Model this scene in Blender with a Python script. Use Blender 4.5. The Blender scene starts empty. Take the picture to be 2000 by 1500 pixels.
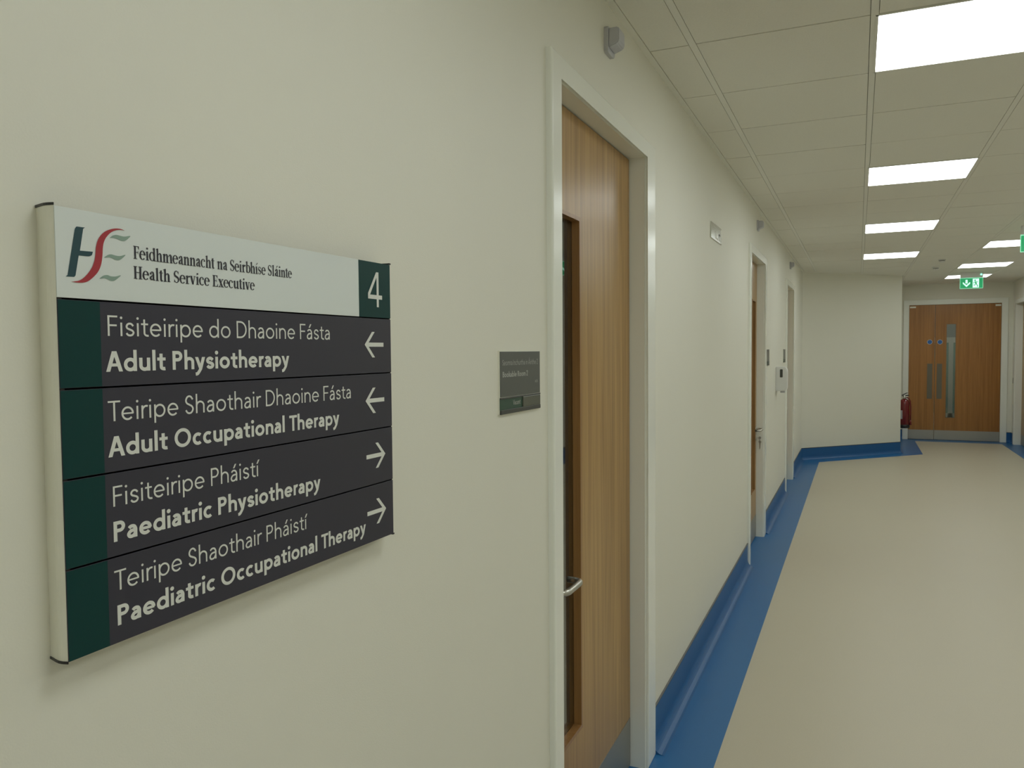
import bpy, bmesh, math, random
from mathutils import Vector, Matrix
from mathutils.geometry import tessellate_polygon

random.seed(7)
SC = bpy.context.scene
COL = SC.collection
PI = math.pi


def lin(*c):
    r = []
    for v in c:
        v /= 255.0
        r.append(v / 12.92 if v <= .04045 else ((v + .055) / 1.055) ** 2.4)
    return (r[0], r[1], r[2], 1.0)


# ------------------------------------------------------------------ camera
CAM_X, CAM_Z = .741, 1.611
YAW, PITCH, ROLL, FPX = .41706, .04156, -.00818, 1526.18
cd = bpy.data.cameras.new('camera')
cam = bpy.data.objects.new('camera', cd)
COL.objects.link(cam)
cy, sy, cp, sp = math.cos(YAW), math.sin(YAW), math.cos(PITCH), math.sin(PITCH)
fw = Vector((-sy * cp, cy * cp, -sp))
rt = Vector((cy, sy, 0))
up = rt.cross(fw)
r2 = math.cos(ROLL) * rt + math.sin(ROLL) * up
u2 = -math.sin(ROLL) * rt + math.cos(ROLL) * up
m = Matrix((r2, u2, -fw)).transposed().to_4x4()
m.translation = Vector((CAM_X, 0, CAM_Z))
cam.matrix_world = m
cd.sensor_fit = 'HORIZONTAL'
cd.sensor_width = 36.0
cd.lens = FPX / 2000 * 36
cd.clip_start = .02
cd.clip_end = 100
SC.camera = cam

# ------------------------------------------------------------------ world, exposure, lamp colour
wd = bpy.data.worlds.new('world')
SC.world = wd
wd.use_nodes = True
wd.node_tree.nodes['Background'].inputs[0].default_value = (.02, .019, .017, 1)
wd.node_tree.nodes['Background'].inputs[1].default_value = 1.0
SC.view_settings.view_transform = 'Standard'
SC.view_settings.look = 'None'
SC.view_settings.exposure = -.90
SC.view_settings.gamma = 1
SC.view_settings.use_curve_mapping = False
LAMP = 13.0
LAMP_COL = (.965, 1.03, 1.025, 1)
SC.cycles.max_bounces = 24
SC.cycles.diffuse_bounces = 14


# ------------------------------------------------------------------ materials
def mat(name, col, rough=.6, metal=0., emit=None, estr=0., spec=.5, trans=0., bump=None, mott=None, coat=0.):
    M = bpy.data.materials.new(name)
    M.use_nodes = True
    nt = M.node_tree
    b = nt.nodes['Principled BSDF']
    b.inputs['Base Color'].default_value = col
    b.inputs['Roughness'].default_value = rough
    b.inputs['Metallic'].default_value = metal
    b.inputs['Specular IOR Level'].default_value = spec
    b.inputs['Transmission Weight'].default_value = trans
    b.inputs['Coat Weight'].default_value = coat
    if emit:
        b.inputs['Emission Color'].default_value = emit
        b.inputs['Emission Strength'].default_value = estr
    if bump or mott:
        tc = nt.nodes.new('ShaderNodeTexCoord')
    if mott:      # (scale, amount): faint colour variation of the thing itself
        n = nt.nodes.new('ShaderNodeTexNoise')
        n.inputs['Scale'].default_value = mott[0]
        n.inputs['Detail'].default_value = 5
        nt.links.new(tc.outputs['Object'], n.inputs['Vector'])
        mx = nt.nodes.new('ShaderNodeMix')
        mx.data_type = 'RGBA'
        k = mott[1]
        mx.inputs['A'].default_value = tuple(v * (1 - k) for v in col[:3]) + (1,)
        mx.inputs['B'].default_value = tuple(min(1, v * (1 + k)) for v in col[:3]) + (1,)
        nt.links.new(n.outputs['Fac'], mx.inputs['Factor'])
        nt.links.new(mx.outputs['Result'], b.inputs['Base Color'])
    if bump:      # (scale, strength)
        n = nt.nodes.new('ShaderNodeTexNoise')
        n.inputs['Scale'].default_value = bump[0]
        n.inputs['Detail'].default_value = 3
        nt.links.new(tc.outputs['Object'], n.inputs['Vector'])
        bp = nt.nodes.new('ShaderNodeBump')
        bp.inputs['Strength'].default_value = bump[1]
        bp.inputs['Distance'].default_value = .002
        nt.links.new(n.outputs['Fac'], bp.inputs['Height'])
        nt.links.new(bp.outputs['Normal'], b.inputs['Normal'])
    return M


def wood(name, dark, light, rough=.31, leaf=.23, axis='Y'):
    """oak veneer: narrow upright grain, leaves of veneer a hand and a half wide, open pores in the varnish"""
    M = bpy.data.materials.new(name)
    M.use_nodes = True
    nt = M.node_tree
    b = nt.nodes['Principled BSDF']
    b.inputs['Roughness'].default_value = rough
    N, L = nt.nodes.new, nt.links.new
    tc = N('ShaderNodeTexCoord')
    sep = N('ShaderNodeSeparateXYZ')
    L(tc.outputs['Object'], sep.inputs[0])
    dv = N('ShaderNodeMath'); dv.operation = 'DIVIDE'
    L(sep.outputs[axis], dv.inputs[0]); dv.inputs[1].default_value = leaf
    fl = N('ShaderNodeMath'); fl.operation = 'FLOOR'
    L(dv.outputs[0], fl.inputs[0])
    wn = N('ShaderNodeTexWhiteNoise'); wn.noise_dimensions = '1D'
    L(fl.outputs[0], wn.inputs['W'])
    cmb = N('ShaderNodeCombineXYZ')          # shift the grain from one veneer leaf to the next
    L(wn.outputs['Value'], cmb.inputs['Z'])
    va = N('ShaderNodeVectorMath'); va.operation = 'ADD'
    sc = N('ShaderNodeVectorMath'); sc.operation = 'SCALE'; sc.inputs['Scale'].default_value = 9
    L(cmb.outputs[0], sc.inputs[0])
    L(tc.outputs['Object'], va.inputs[0]); L(sc.outputs[0], va.inputs[1])
    mp = N('ShaderNodeMapping')
    mp.inputs['Scale'].default_value = (38, 38, 1.1)
    L(va.outputs[0], mp.inputs['Vector'])
    n1 = N('ShaderNodeTexNoise'); n1.inputs['Scale'].default_value = 1; n1.inputs['Detail'].default_value = 6; n1.inputs['Distortion'].default_value = .6
    L(mp.outputs[0], n1.inputs['Vector'])
    mp2 = N('ShaderNodeMapping'); mp2.inputs['Scale'].default_value = (260, 260, 4)
    L(va.outputs[0], mp2.inputs['Vector'])
    n2 = N('ShaderNodeTexNoise'); n2.inputs['Scale'].default_value = 1; n2.inputs['Detail'].default_value = 3
    L(mp2.outputs[0], n2.inputs['Vector'])
    mx = N('ShaderNodeMix'); mx.data_type = 'FLOAT'; mx.inputs['Factor'].default_value = .3
    L(n1.outputs['Fac'], mx.inputs['A']); L(n2.outputs['Fac'], mx.inputs['B'])
    ad = N('ShaderNodeMath'); ad.operation = 'MULTIPLY_ADD'
    L(wn.outputs['Value'], ad.inputs[0]); ad.inputs[1].default_value = .16
    L(mx.outputs['Result'], ad.inputs[2])
    rp = N('ShaderNodeValToRGB')
    rp.color_ramp.elements[0].position = .36; rp.color_ramp.elements[0].color = dark
    rp.color_ramp.elements[1].position = .74; rp.color_ramp.elements[1].color = light
    L(ad.outputs[0], rp.inputs['Fac']); L(rp.outputs['Color'], b.inputs['Base Color'])
    bp = N('ShaderNodeBump'); bp.inputs['Strength'].default_value = .30; bp.inputs['Distance'].default_value = .0015
    L(n2.outputs['Fac'], bp.inputs['Height']); L(bp.outputs['Normal'], b.inputs['Normal'])
    return M


M = {}
M['wall'] = mat('wall_paint', (.75, .735, .645, 1), .55, bump=(420, .12), mott=(2.2, .012))
M['ceil'] = mat('ceiling_tile', (.80, .785, .71, 1), .9, bump=(300, .35), mott=(160, .05))
M['bar'] = mat('ceiling_grid_white', (.80, .79, .72, 1), .5)
M['gap'] = mat('ceiling_void', (.26, .25, .21, 1), .95)
M['floor'] = mat('cream_vinyl', (.53, .485, .375, 1), .42, mott=(260, .10), bump=(500, .05))
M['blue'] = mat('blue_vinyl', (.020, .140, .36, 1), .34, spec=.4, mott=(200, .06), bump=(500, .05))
M['skirt'] = mat('shaded_vinyl_skirting', (.016, .108, .29, 1), .36, spec=.4, mott=(200, .06))  # the floor's blue vinyl, darkened in colour for the weaker light down there
M['frame'] = mat('white_satin_paint', (.84, .85, .785, 1), .22, mott=(3, .01))
M['wood'] = wood('oak_veneer', (.25, .135, .036, 1), (.47, .285, .100, 1))
M['wood2'] = wood('oak_veneer_warm', (.27, .11, .022, 1), (.42, .19, .045, 1), axis='X')
M['woodedge'] = wood('oak_bead', (.23, .105, .03, 1), (.36, .19, .065, 1), leaf=3.)
M['steel'] = mat('brushed_steel', (.55, .54, .49, 1), .32, 1.)
M['kick'] = mat('satin_kick_plate', (.40, .39, .35, 1), .45, .9)
M['push'] = mat('dark_steel_push_plate', (.17, .155, .115, 1), .5, .5)  # brushed steel, the dark it reflects put into the base colour
M['alu'] = mat('anodised_aluminium', (.80, .79, .69, 1), .42, .1, mott=(30, .05))
M['black'] = mat('black_plastic', (.012, .011, .012, 1), .4)
M['signwhite'] = mat('sign_white', (.68, .72, .70, 1), .45)
M['signgrey'] = mat('sign_slate', (.043, .041, .056, 1), .38, spec=.3)
M['signgreen'] = mat('sign_bottle_green', (.005, .042, .040, 1), .38, spec=.2)
M['text'] = mat('sign_lettering', (.70, .71, .66, 1), .5)
M['ink'] = mat('sign_dark_ink', (.020, .018, .028, 1), .5)
M['logo_g'] = mat('logo_dark_green', (.012, .055, .070, 1), .5)
M['logo_r'] = mat('logo_red', (.36, .025, .035, 1), .5)
M['logo_s'] = mat('logo_sage', (.24, .34, .28, 1), .5)
M['glass'] = mat('vision_glass', (.75, .8, .74, 1), .02, trans=1.)
M['lamp'] = mat('panel_light', (.9, .9, .85, 1), .6, emit=LAMP_COL, estr=LAMP)
M['white'] = mat('white_plastic', (.70, .70, .68, 1), .35)
M['lilac'] = mat('pale_grey_plastic', (.50, .50, .53, 1), .4)
M['dgrey'] = mat('dark_grey_plastic', (.05, .052, .045, 1), .4)
M['rsgrey'] = mat('room_sign_grey', (.085, .092, .085, 1), .3)
M['rsgreen'] = mat('room_sign_green', (.020, .066, .040, 1), .35)
M['rsolive'] = mat('room_sign_slider', (.085, .09, .068, 1), .3)
M['rstext'] = mat('room_sign_lettering', (.42, .43, .40, 1), .5)
M['red'] = mat('extinguisher_red', (.17, .010, .010, 1), .25, coat=.4)
M['exitgreen'] = mat('exit_green', (.01, .20, .08, 1), .4, emit=(.008, .46, .15, 1), estr=1.0)
M['exitwhite'] = mat('exit_white', (.7, .9, .8, 1), .4, emit=(.50, .95, .74, 1), estr=2.2)
M['exitedge'] = mat('exit_edge_glow', (.5, .8, .65, 1), .3, emit=(.25, .85, .5, 1), estr=1.2)
M['led'] = mat('green_led', (.2, .9, .5, 1), .3, emit=(.2, 1., .55, 1), estr=5)
M['fireblue'] = mat('fire_door_blue', (.02, .13, .42, 1), .4)
M['mirror'] = mat('polished_silver', (.62, .63, .58, 1), .16, 1.)
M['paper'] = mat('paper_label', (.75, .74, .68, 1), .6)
M['lobby'] = mat('lobby_wall', (.42, .42, .38, 1), .7)
M['lobbyglass'] = mat('lobby_tinted_glass', (.36, .50, .42, 1), .15)


# ------------------------------------------------------------------ mesh helpers
def box(bm, x0, y0, z0, x1, y1, z1, mi=0, bev=0.):
    vs = [bm.verts.new((x, y, z)) for x in (x0, x1) for y in (y0, y1) for z in (z0, z1)]
    q = [(0, 1, 3, 2), (4, 6, 7, 5), (0, 4, 5, 1), (2, 3, 7, 6), (0, 2, 6, 4), (1, 5, 7, 3)]
    fs = []
    for f in q:
        F = bm.faces.new([vs[i] for i in f])
        F.material_index = mi
        fs.append(F)
    if bev:
        es = list({e for f in fs for e in f.edges})
        bmesh.ops.bevel(bm, geom=es, offset=bev, segments=2, affect='EDGES', profile=.5)
    return fs


def prism(bm, poly, axis, a, b, mi=0, bev=0., segs=2):
    """poly: 2-D points on the plane across axis, extruded from a to b"""
    def P(u, v, w):
        return {'x': (w, u, v), 'y': (u, w, v), 'z': (u, v, w)}[axis]
    A = [bm.verts.new(P(u, v, a)) for u, v in poly]
    B = [bm.verts.new(P(u, v, b)) for u, v in poly]
    fs = [bm.faces.new(A), bm.faces.new(B[::-1])]
    n = len(poly)
    for i in range(n):
        fs.append(bm.faces.new([A[i], B[i], B[(i + 1) % n], A[(i + 1) % n]]))
    for f in fs:
        f.material_index = mi
    if bev:
        es = [e for e in fs[1].edges]
        bmesh.ops.bevel(bm, geom=es, offset=bev, segments=segs, affect='EDGES', profile=.5)
    return fs


def tube(bm, pts, r, n=12, closed_caps=True, mi=0):
    pts = [Vector(p) for p in pts]
    rings = []
    up0 = None
    for i, p in enumerate(pts):
        t = (pts[min(i + 1, len(pts) - 1)] - pts[max(i - 1, 0)]).normalized()
        if up0 is None:
            up0 = Vector((0, 0, 1)) if abs(t.z) < .9 else Vector((1, 0, 0))
        s = t.cross(up0).normalized()
        up0 = s.cross(t).normalized()
        rr = r[i] if isinstance(r, (list, tuple)) else r
        rings.append([bm.verts.new(p + rr * (math.cos(2 * PI * k / n) * s + math.sin(2 * PI * k / n) * up0)) for k in range(n)])
    for a, b in zip(rings, rings[1:]):
        for k in range(n):
            f = bm.faces.new([a[k], a[(k + 1) % n], b[(k + 1) % n], b[k]])
            f.smooth = True
            f.material_index = mi
    if closed_caps:
        for rg in (rings[0][::-1], rings[-1]):
            f = bm.faces.new(rg)
            f.material_index = mi


def lathe(bm, prof, c, n=28, axis='z', mi=0):
    """prof: (radius, height) pairs turned about an axis through c"""
    rings = []
    for r, h in prof:
        ring = []
        for k in range(n):
            a = 2 * PI * k / n
            u, v = r * math.cos(a), r * math.sin(a)
            d = {'z': (u, v, h), 'x': (h, u, v), 'y': (u, h, v)}[axis]
            ring.append(bm.verts.new((c[0] + d[0], c[1] + d[1], c[2] + d[2])))
        rings.append(ring)
    for a, b in zip(rings, rings[1:]):
        for k in range(n):
            f = bm.faces.new([a[k], a[(k + 1) % n], b[(k + 1) % n], b[k]])
            f.smooth = True
            f.material_index = mi
    bm.faces.new(rings[0][::-1]).material_index = mi
    bm.faces.new(rings[-1]).material_index = mi


def link(name, bm, mats, parent=None, origin=None, recalc=True):
    if recalc:
        bmesh.ops.recalc_face_normals(bm, faces=bm.faces)
    if origin is not None:
        bmesh.ops.translate(bm, verts=bm.verts, vec=-Vector(origin))
    me = bpy.data.meshes.new(name)
    bm.to_mesh(me)
    bm.free()
    for k in (mats if isinstance(mats, (list, tuple)) else [mats]):
        me.materials.append(M[k])
    o = bpy.data.objects.new(name, me)
    COL.objects.link(o)
    if origin is not None:
        o.location = origin
    if parent is not None:
        o.parent = parent
        o.matrix_parent_inverse = Matrix.Translation(parent.location).inverted()
    return o


def struct(name, bm, mats, parent=None, label=None):
    o = link(name, bm, mats, parent)
    if parent is None:
        o['kind'] = 'structure'
    if label:
        o['label'] = label
    return o


def thing(name, loc, label, cat, group=None, kind=None):
    o = bpy.data.objects.new(name, None)
    COL.objects.link(o)
    o.location = loc
    o.empty_display_size = .05
    o['label'] = label
    o['category'] = cat
    if group:
        o['group'] = group
    if kind:
        o['kind'] = kind
    return o


def tag(o, label, cat, group=None):
    o['label'] = label
    o['category'] = cat
    if group:
        o['group'] = group
    return o


def new():
    return bmesh.new()


# ------------------------------------------------------------------ the room
H = 2.718            # ceiling height
XR = 3.12            # right wall
YB = -3.2            # wall behind the camera
YE = 15.45           # far end wall
YC = 12.02           # where the left wall turns into the diagonal
DX, DY = 1.345, 13.365   # outer end of the diagonal
WT = .15
HW = H + .03
# the door openings: clear span along the wall and outer span of the architrave
CLR = (1.972, 2.895)
OUT = (1.902, 3.02)
OFFS = (0., 4.06, 7.28)
ZC, ZO = 2.33, 2.392     # clear height and top of the architrave

bm = new()
edges = [YB]
for o in OFFS:
    edges += [CLR[0] + o - .035, CLR[1] + o + .035]
edges.append(YC)
for a, b in zip(edges[0::2], edges[1::2]):
    box(bm, -WT, a, 0, 0, b, HW)
for a, b in zip(edges[1:-1:2], edges[2:-1:2]):
    box(bm, -WT, a, ZC + .035, 0, b, HW)
bmesh.ops.remove_doubles(bm, verts=bm.verts, dist=1e-5)
struct('wall_left', bm, 'wall')

bm = new()
prism(bm, [(0, YC), (DX, DY), (DX, YE), (-WT, YE), (-WT, YC)], 'z', 0, HW)
struct('wall_diagonal', bm, 'wall')

ECL = (1.556, 2.952)     # end door clear opening
bm = new()
box(bm, DX, YE, 0, ECL[0] - .03, YE + WT, HW)
box(bm, ECL[1] + .03, YE, 0, XR + WT, YE + WT, HW)
box(bm, ECL[0] - .03, YE, ZC + .065, ECL[1] + .03, YE + WT, HW)
struct('wall_end', bm, 'wall')

RCL = (14.22, 15.15)     # right-hand door
bm = new()
box(bm, XR, YB, 0, XR + WT, RCL[0] - .03, HW)
box(bm, XR, RCL[1] + .03, 0, XR + WT, YE, HW)
box(bm, XR, RCL[0] - .03, ZC + .03, XR + WT, RCL[1] + .03, HW)
struct('wall_right', bm, 'wall')
bm = new()
box(bm, -WT, YB - WT, 0, XR + WT, YB, HW)
struct('wall_back', bm, 'wall')

# floor: cream field inside a blue border, welded flush
FLD = [(.246, YB + .25), (.246, 11.90), (1.655, 13.31), (1.655, 15.17), (2.945, 15.17), (2.945, YB + .25)]
bm = new()
bm.faces.new([bm.verts.new((x, y, 0)) for x, y in FLD]).material_index = 0
BRD = [(-.3, YB - .1), (-.3, YC + .1), (DX - .2, DY + .2), (DX - .2, YE + .25), (XR + .25, YE + .25), (XR + .25, YB - .1)]
for i in range(6):
    j = (i + 1) % 6
    bm.faces.new([bm.verts.new((x, y, 0)) for x, y in (FLD[i], FLD[j], BRD[j], BRD[i])]).material_index = 1
bmesh.ops.remove_doubles(bm, verts=bm.verts, dist=1e-5)
bmesh.ops.recalc_face_normals(bm, faces=bm.faces)
r = bmesh.ops.extrude_face_region(bm, geom=bm.faces[:])
bmesh.ops.translate(bm, verts=[v for v in r['geom'] if isinstance(v, bmesh.types.BMVert)], vec=(0, 0, -.06))
struct('floor', bm, ['floor', 'blue'])

# coved blue skirting with a grey capping strip
COVE = [(0, .168), (.0045, .168), (.0045, .052)] + [(.0045 + .045 * (1 - math.cos(a)), .052 - .0514 * math.sin(a)) for a in (PI * k / 16 for k in range(1, 9))] + [(.051, .0004), (0, .0004)]
CAPS = [(0, .168), (.0065, .168), (.0065, .1725), (0, .176)]


def sweep(bm, path, prof, mi=0, side=-1):
    """profile (offset into the room, height) along a plan polyline; mitred corners"""
    P = [Vector((x, y)) for x, y in path]
    rings = []
    for i, p in enumerate(P):
        d = []
        if i:
            d.append((P[i] - P[i - 1]).normalized())
        if i < len(P) - 1:
            d.append((P[i + 1] - P[i]).normalized())
        ns = [Vector((v.y, -v.x)) * -side for v in d]
        n = (ns[0] + ns[-1]).normalized()
        n /= max(.3, n.dot(ns[0]))
        rings.append([bm.verts.new((p.x + n.x * o, p.y + n.y * o, z)) for o, z in prof])
    k = len(prof)
    for a, b in zip(rings, rings[1:]):
        for i in range(k):
            f = bm.faces.new([a[i], a[(i + 1) % k], b[(i + 1) % k], b[i]])
            f.material_index = mi
    for rg in (rings[0], rings[-1][::-1]):
        bm.faces.new(rg).material_index = mi


paths = {'left': [[(0, YB), (0, OUT[0])]] + [[(0, OUT[1] + OFFS[i]), (0, OUT[0] + OFFS[i + 1])] for i in range(2)] + [[(0, OUT[1] + OFFS[2]), (0, YC), (DX, DY), (DX, YE), (1.466, YE)]],
         'right': [[(3.047, YE), (XR, YE), (XR, RCL[1] + .1)], [(XR, RCL[0] - .1), (XR, YB)]],
         'back': [[(XR - .06, YB), (.06, YB)]]}
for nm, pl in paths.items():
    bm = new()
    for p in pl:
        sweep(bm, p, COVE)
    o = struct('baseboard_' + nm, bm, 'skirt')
    bm = new()
    for p in pl:
        sweep(bm, p, CAPS)
    link('capping_strip', bm, 'dgrey', o)

# ceiling: tegular tiles between flush main runners
GX, GY = .181, 2.905
LEFT_ROWS = (-8, -4, 0, 4, 8, 12)
RIGHT_ROWS = (-9, -5, -1, 3, 7, 11, 15, 18)
lit = {(1, j) for j in LEFT_ROWS} | {(3, j) for j in RIGHT_ROWS}
bm = new()
box(bm, -WT, YB - WT, H + .016, XR + WT, YE + WT, H + .03, 1)
for i in range(-1, 5):
    x0, x1 = GX + .6 * i + .014, GX + .6 * (i + 1) - .014
    x0, x1 = max(x0, .026), min(x1, XR - .026)
    for j in range(-11, 21):
        y0, y1 = GY + .6 * j + .0035, GY + .6 * (j + 1) - .0035
        y0, y1 = max(y0, YB + .026), min(y1, YE - .026)
        if y1 - y0 < .02 or (i, j) in lit:
            continue
        if x1 < DX + .01 and (y0 - YC) > x1:
            continue
        box(bm, x0, y0, H + random.uniform(-.0006, .0006), x1, y1, H + .017, 0)
struct('ceiling', bm, ['ceil', 'gap'])
bm = new()
for i in range(0, 5):
    x = GX + .6 * i
    box(bm, x - .012, YB, H - .0005, x + .012, YE, H + .016)
struct('trim_1', bm, 'bar')
bm = new()
ANG = [(0, H - .003), (.024, H - .003), (.024, H + .010), (0, H + .012)]
sweep(bm, [(0, YB), (0, YC), (DX, DY), (DX, YE), (XR, YE), (XR, YB)], ANG)
struct('trim_2', bm, 'bar')

# ------------------------------------------------------------------ ceiling panel lights


def rounded(x0, y0, x1, y1, r, n=5):
    p = []
    for cx, cyy, a0 in ((x1 - r, y1 - r, 0), (x0 + r, y1 - r, .5), (x0 + r, y0 + r, 1), (x1 - r, y0 + r, 1.5)):
        for k in range(n + 1):
            a = PI * (a0 + .5 * k / n)
            p.append((cx + r * math.cos(a), cyy + r * math.sin(a)))
    return p


def panel_light(i, j, label):
    x, y = GX + .6 * (i + .5), GY + .6 * (j + .5)
    t = thing('ceiling_light', (x, y, H), label, 'light', 'square ceiling panel lights')
    bm = new()
    for a in (0, 1):
        s = 1 if a else -1
        box(bm, x + s * .2965 - .0085 if s > 0 else x - .2965 - .0005, y - .2965, H - .003, x + .297 if s > 0 else x - .288, y + .2965, H + .016)
        box(bm, x - .2965, y + s * .2965 - .0085 if s > 0 else y - .297, H - .003, x + .2965, y + .297 if s > 0 else y - .288, H + .016)
    link('light_frame', bm, 'bar', t)
    bm = new()
    prism(bm, rounded(x - .2885, y - .2885, x + .2885, y + .2885, .022), 'z', H + .012, H - .0015)
    link('diffuser', bm, 'lamp', t)
    return t


LL = {0: 'square panel light glowing white, nearest one, cut by the top right corner of the photo',
      4: 'square panel light glowing white, second from the camera in the left row',
      8: 'square panel light glowing white, third from the camera in the left row',
      12: 'square panel light glowing white, farthest in the left row, near the diagonal wall',
      -4: 'square panel light overhead just in front of the camera', -8: 'square panel light behind the camera in the left row'}
RL = {11: 'square panel light partly behind the green exit sign at the right edge',
      15: 'square panel light in front of the exit sign that hangs before the far doors',
      18: 'square panel light partly hidden behind the hanging exit sign near the far doors'}
for j in LEFT_ROWS:
    panel_light(1, j, LL[j])
for j in RIGHT_ROWS:
    panel_light(3, j, RL.get(j, 'square panel light out of view in the right row, row %s from the far end' % {-9: 'eight', -5: 'seven', -1: 'six', 3: 'five', 7: 'four'}.get(j, 'x')))


# ------------------------------------------------------------------ lettering: a monoline sans and a condensed serif, drawn as strokes
def arc(cx, cyy, rx, ry, a0, a1, n=26):
    return [(cx + rx * math.cos(math.radians(a0 + (a1 - a0) * k / n)), cyy + ry * math.sin(math.radians(a0 + (a1 - a0) * k / n))) for k in range(n + 1)]


def crom(p, n=8):
    q = [(2 * p[0][0] - p[1][0], 2 * p[0][1] - p[1][1])] + list(p) + [(2 * p[-1][0] - p[-2][0], 2 * p[-1][1] - p[-2][1])]
    o = []
    for i in range(1, len(q) - 2):
        for k in range(n):
            t = k / n
            o.append(tuple(.5 * ((2 * q[i][c]) + (-q[i - 1][c] + q[i + 1][c]) * t + (2 * q[i - 1][c] - 5 * q[i][c] + 4 * q[i + 1][c] - q[i + 2][c]) * t * t + (-q[i - 1][c] + 3 * q[i][c] - 3 * q[i + 1][c] + q[i + 2][c]) * t ** 3) for c in (0, 1)))
    o.append(tuple(p[-1]))
    return o


def para(x0, y0, x1, y1, wx):
    return ('poly', [(x0 - wx / 2, y0), (x0 + wx / 2, y0), (x1 + wx / 2, y1), (x1 - wx / 2, y1)])


def rect(x0, y0, x1, y1):
    return ('poly', [(x0, y0), (x1, y0), (x1, y1), (x0, y1)])


def disc(cx, cyy, r):
    return ('poly', [(cx + r * math.cos(2 * PI * k / 16), cyy + r * math.sin(2 * PI * k / 16)) for k in range(16)])


SC_PTS = [(.95, .80), (.74, .95), (.50, 1.), (.22, .94), (.06, .76), (.17, .60), (.5, .5), (.83, .40), (.97, .24), (.80, .06), (.5, 0.), (.22, .05), (.03, .19)]


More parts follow.
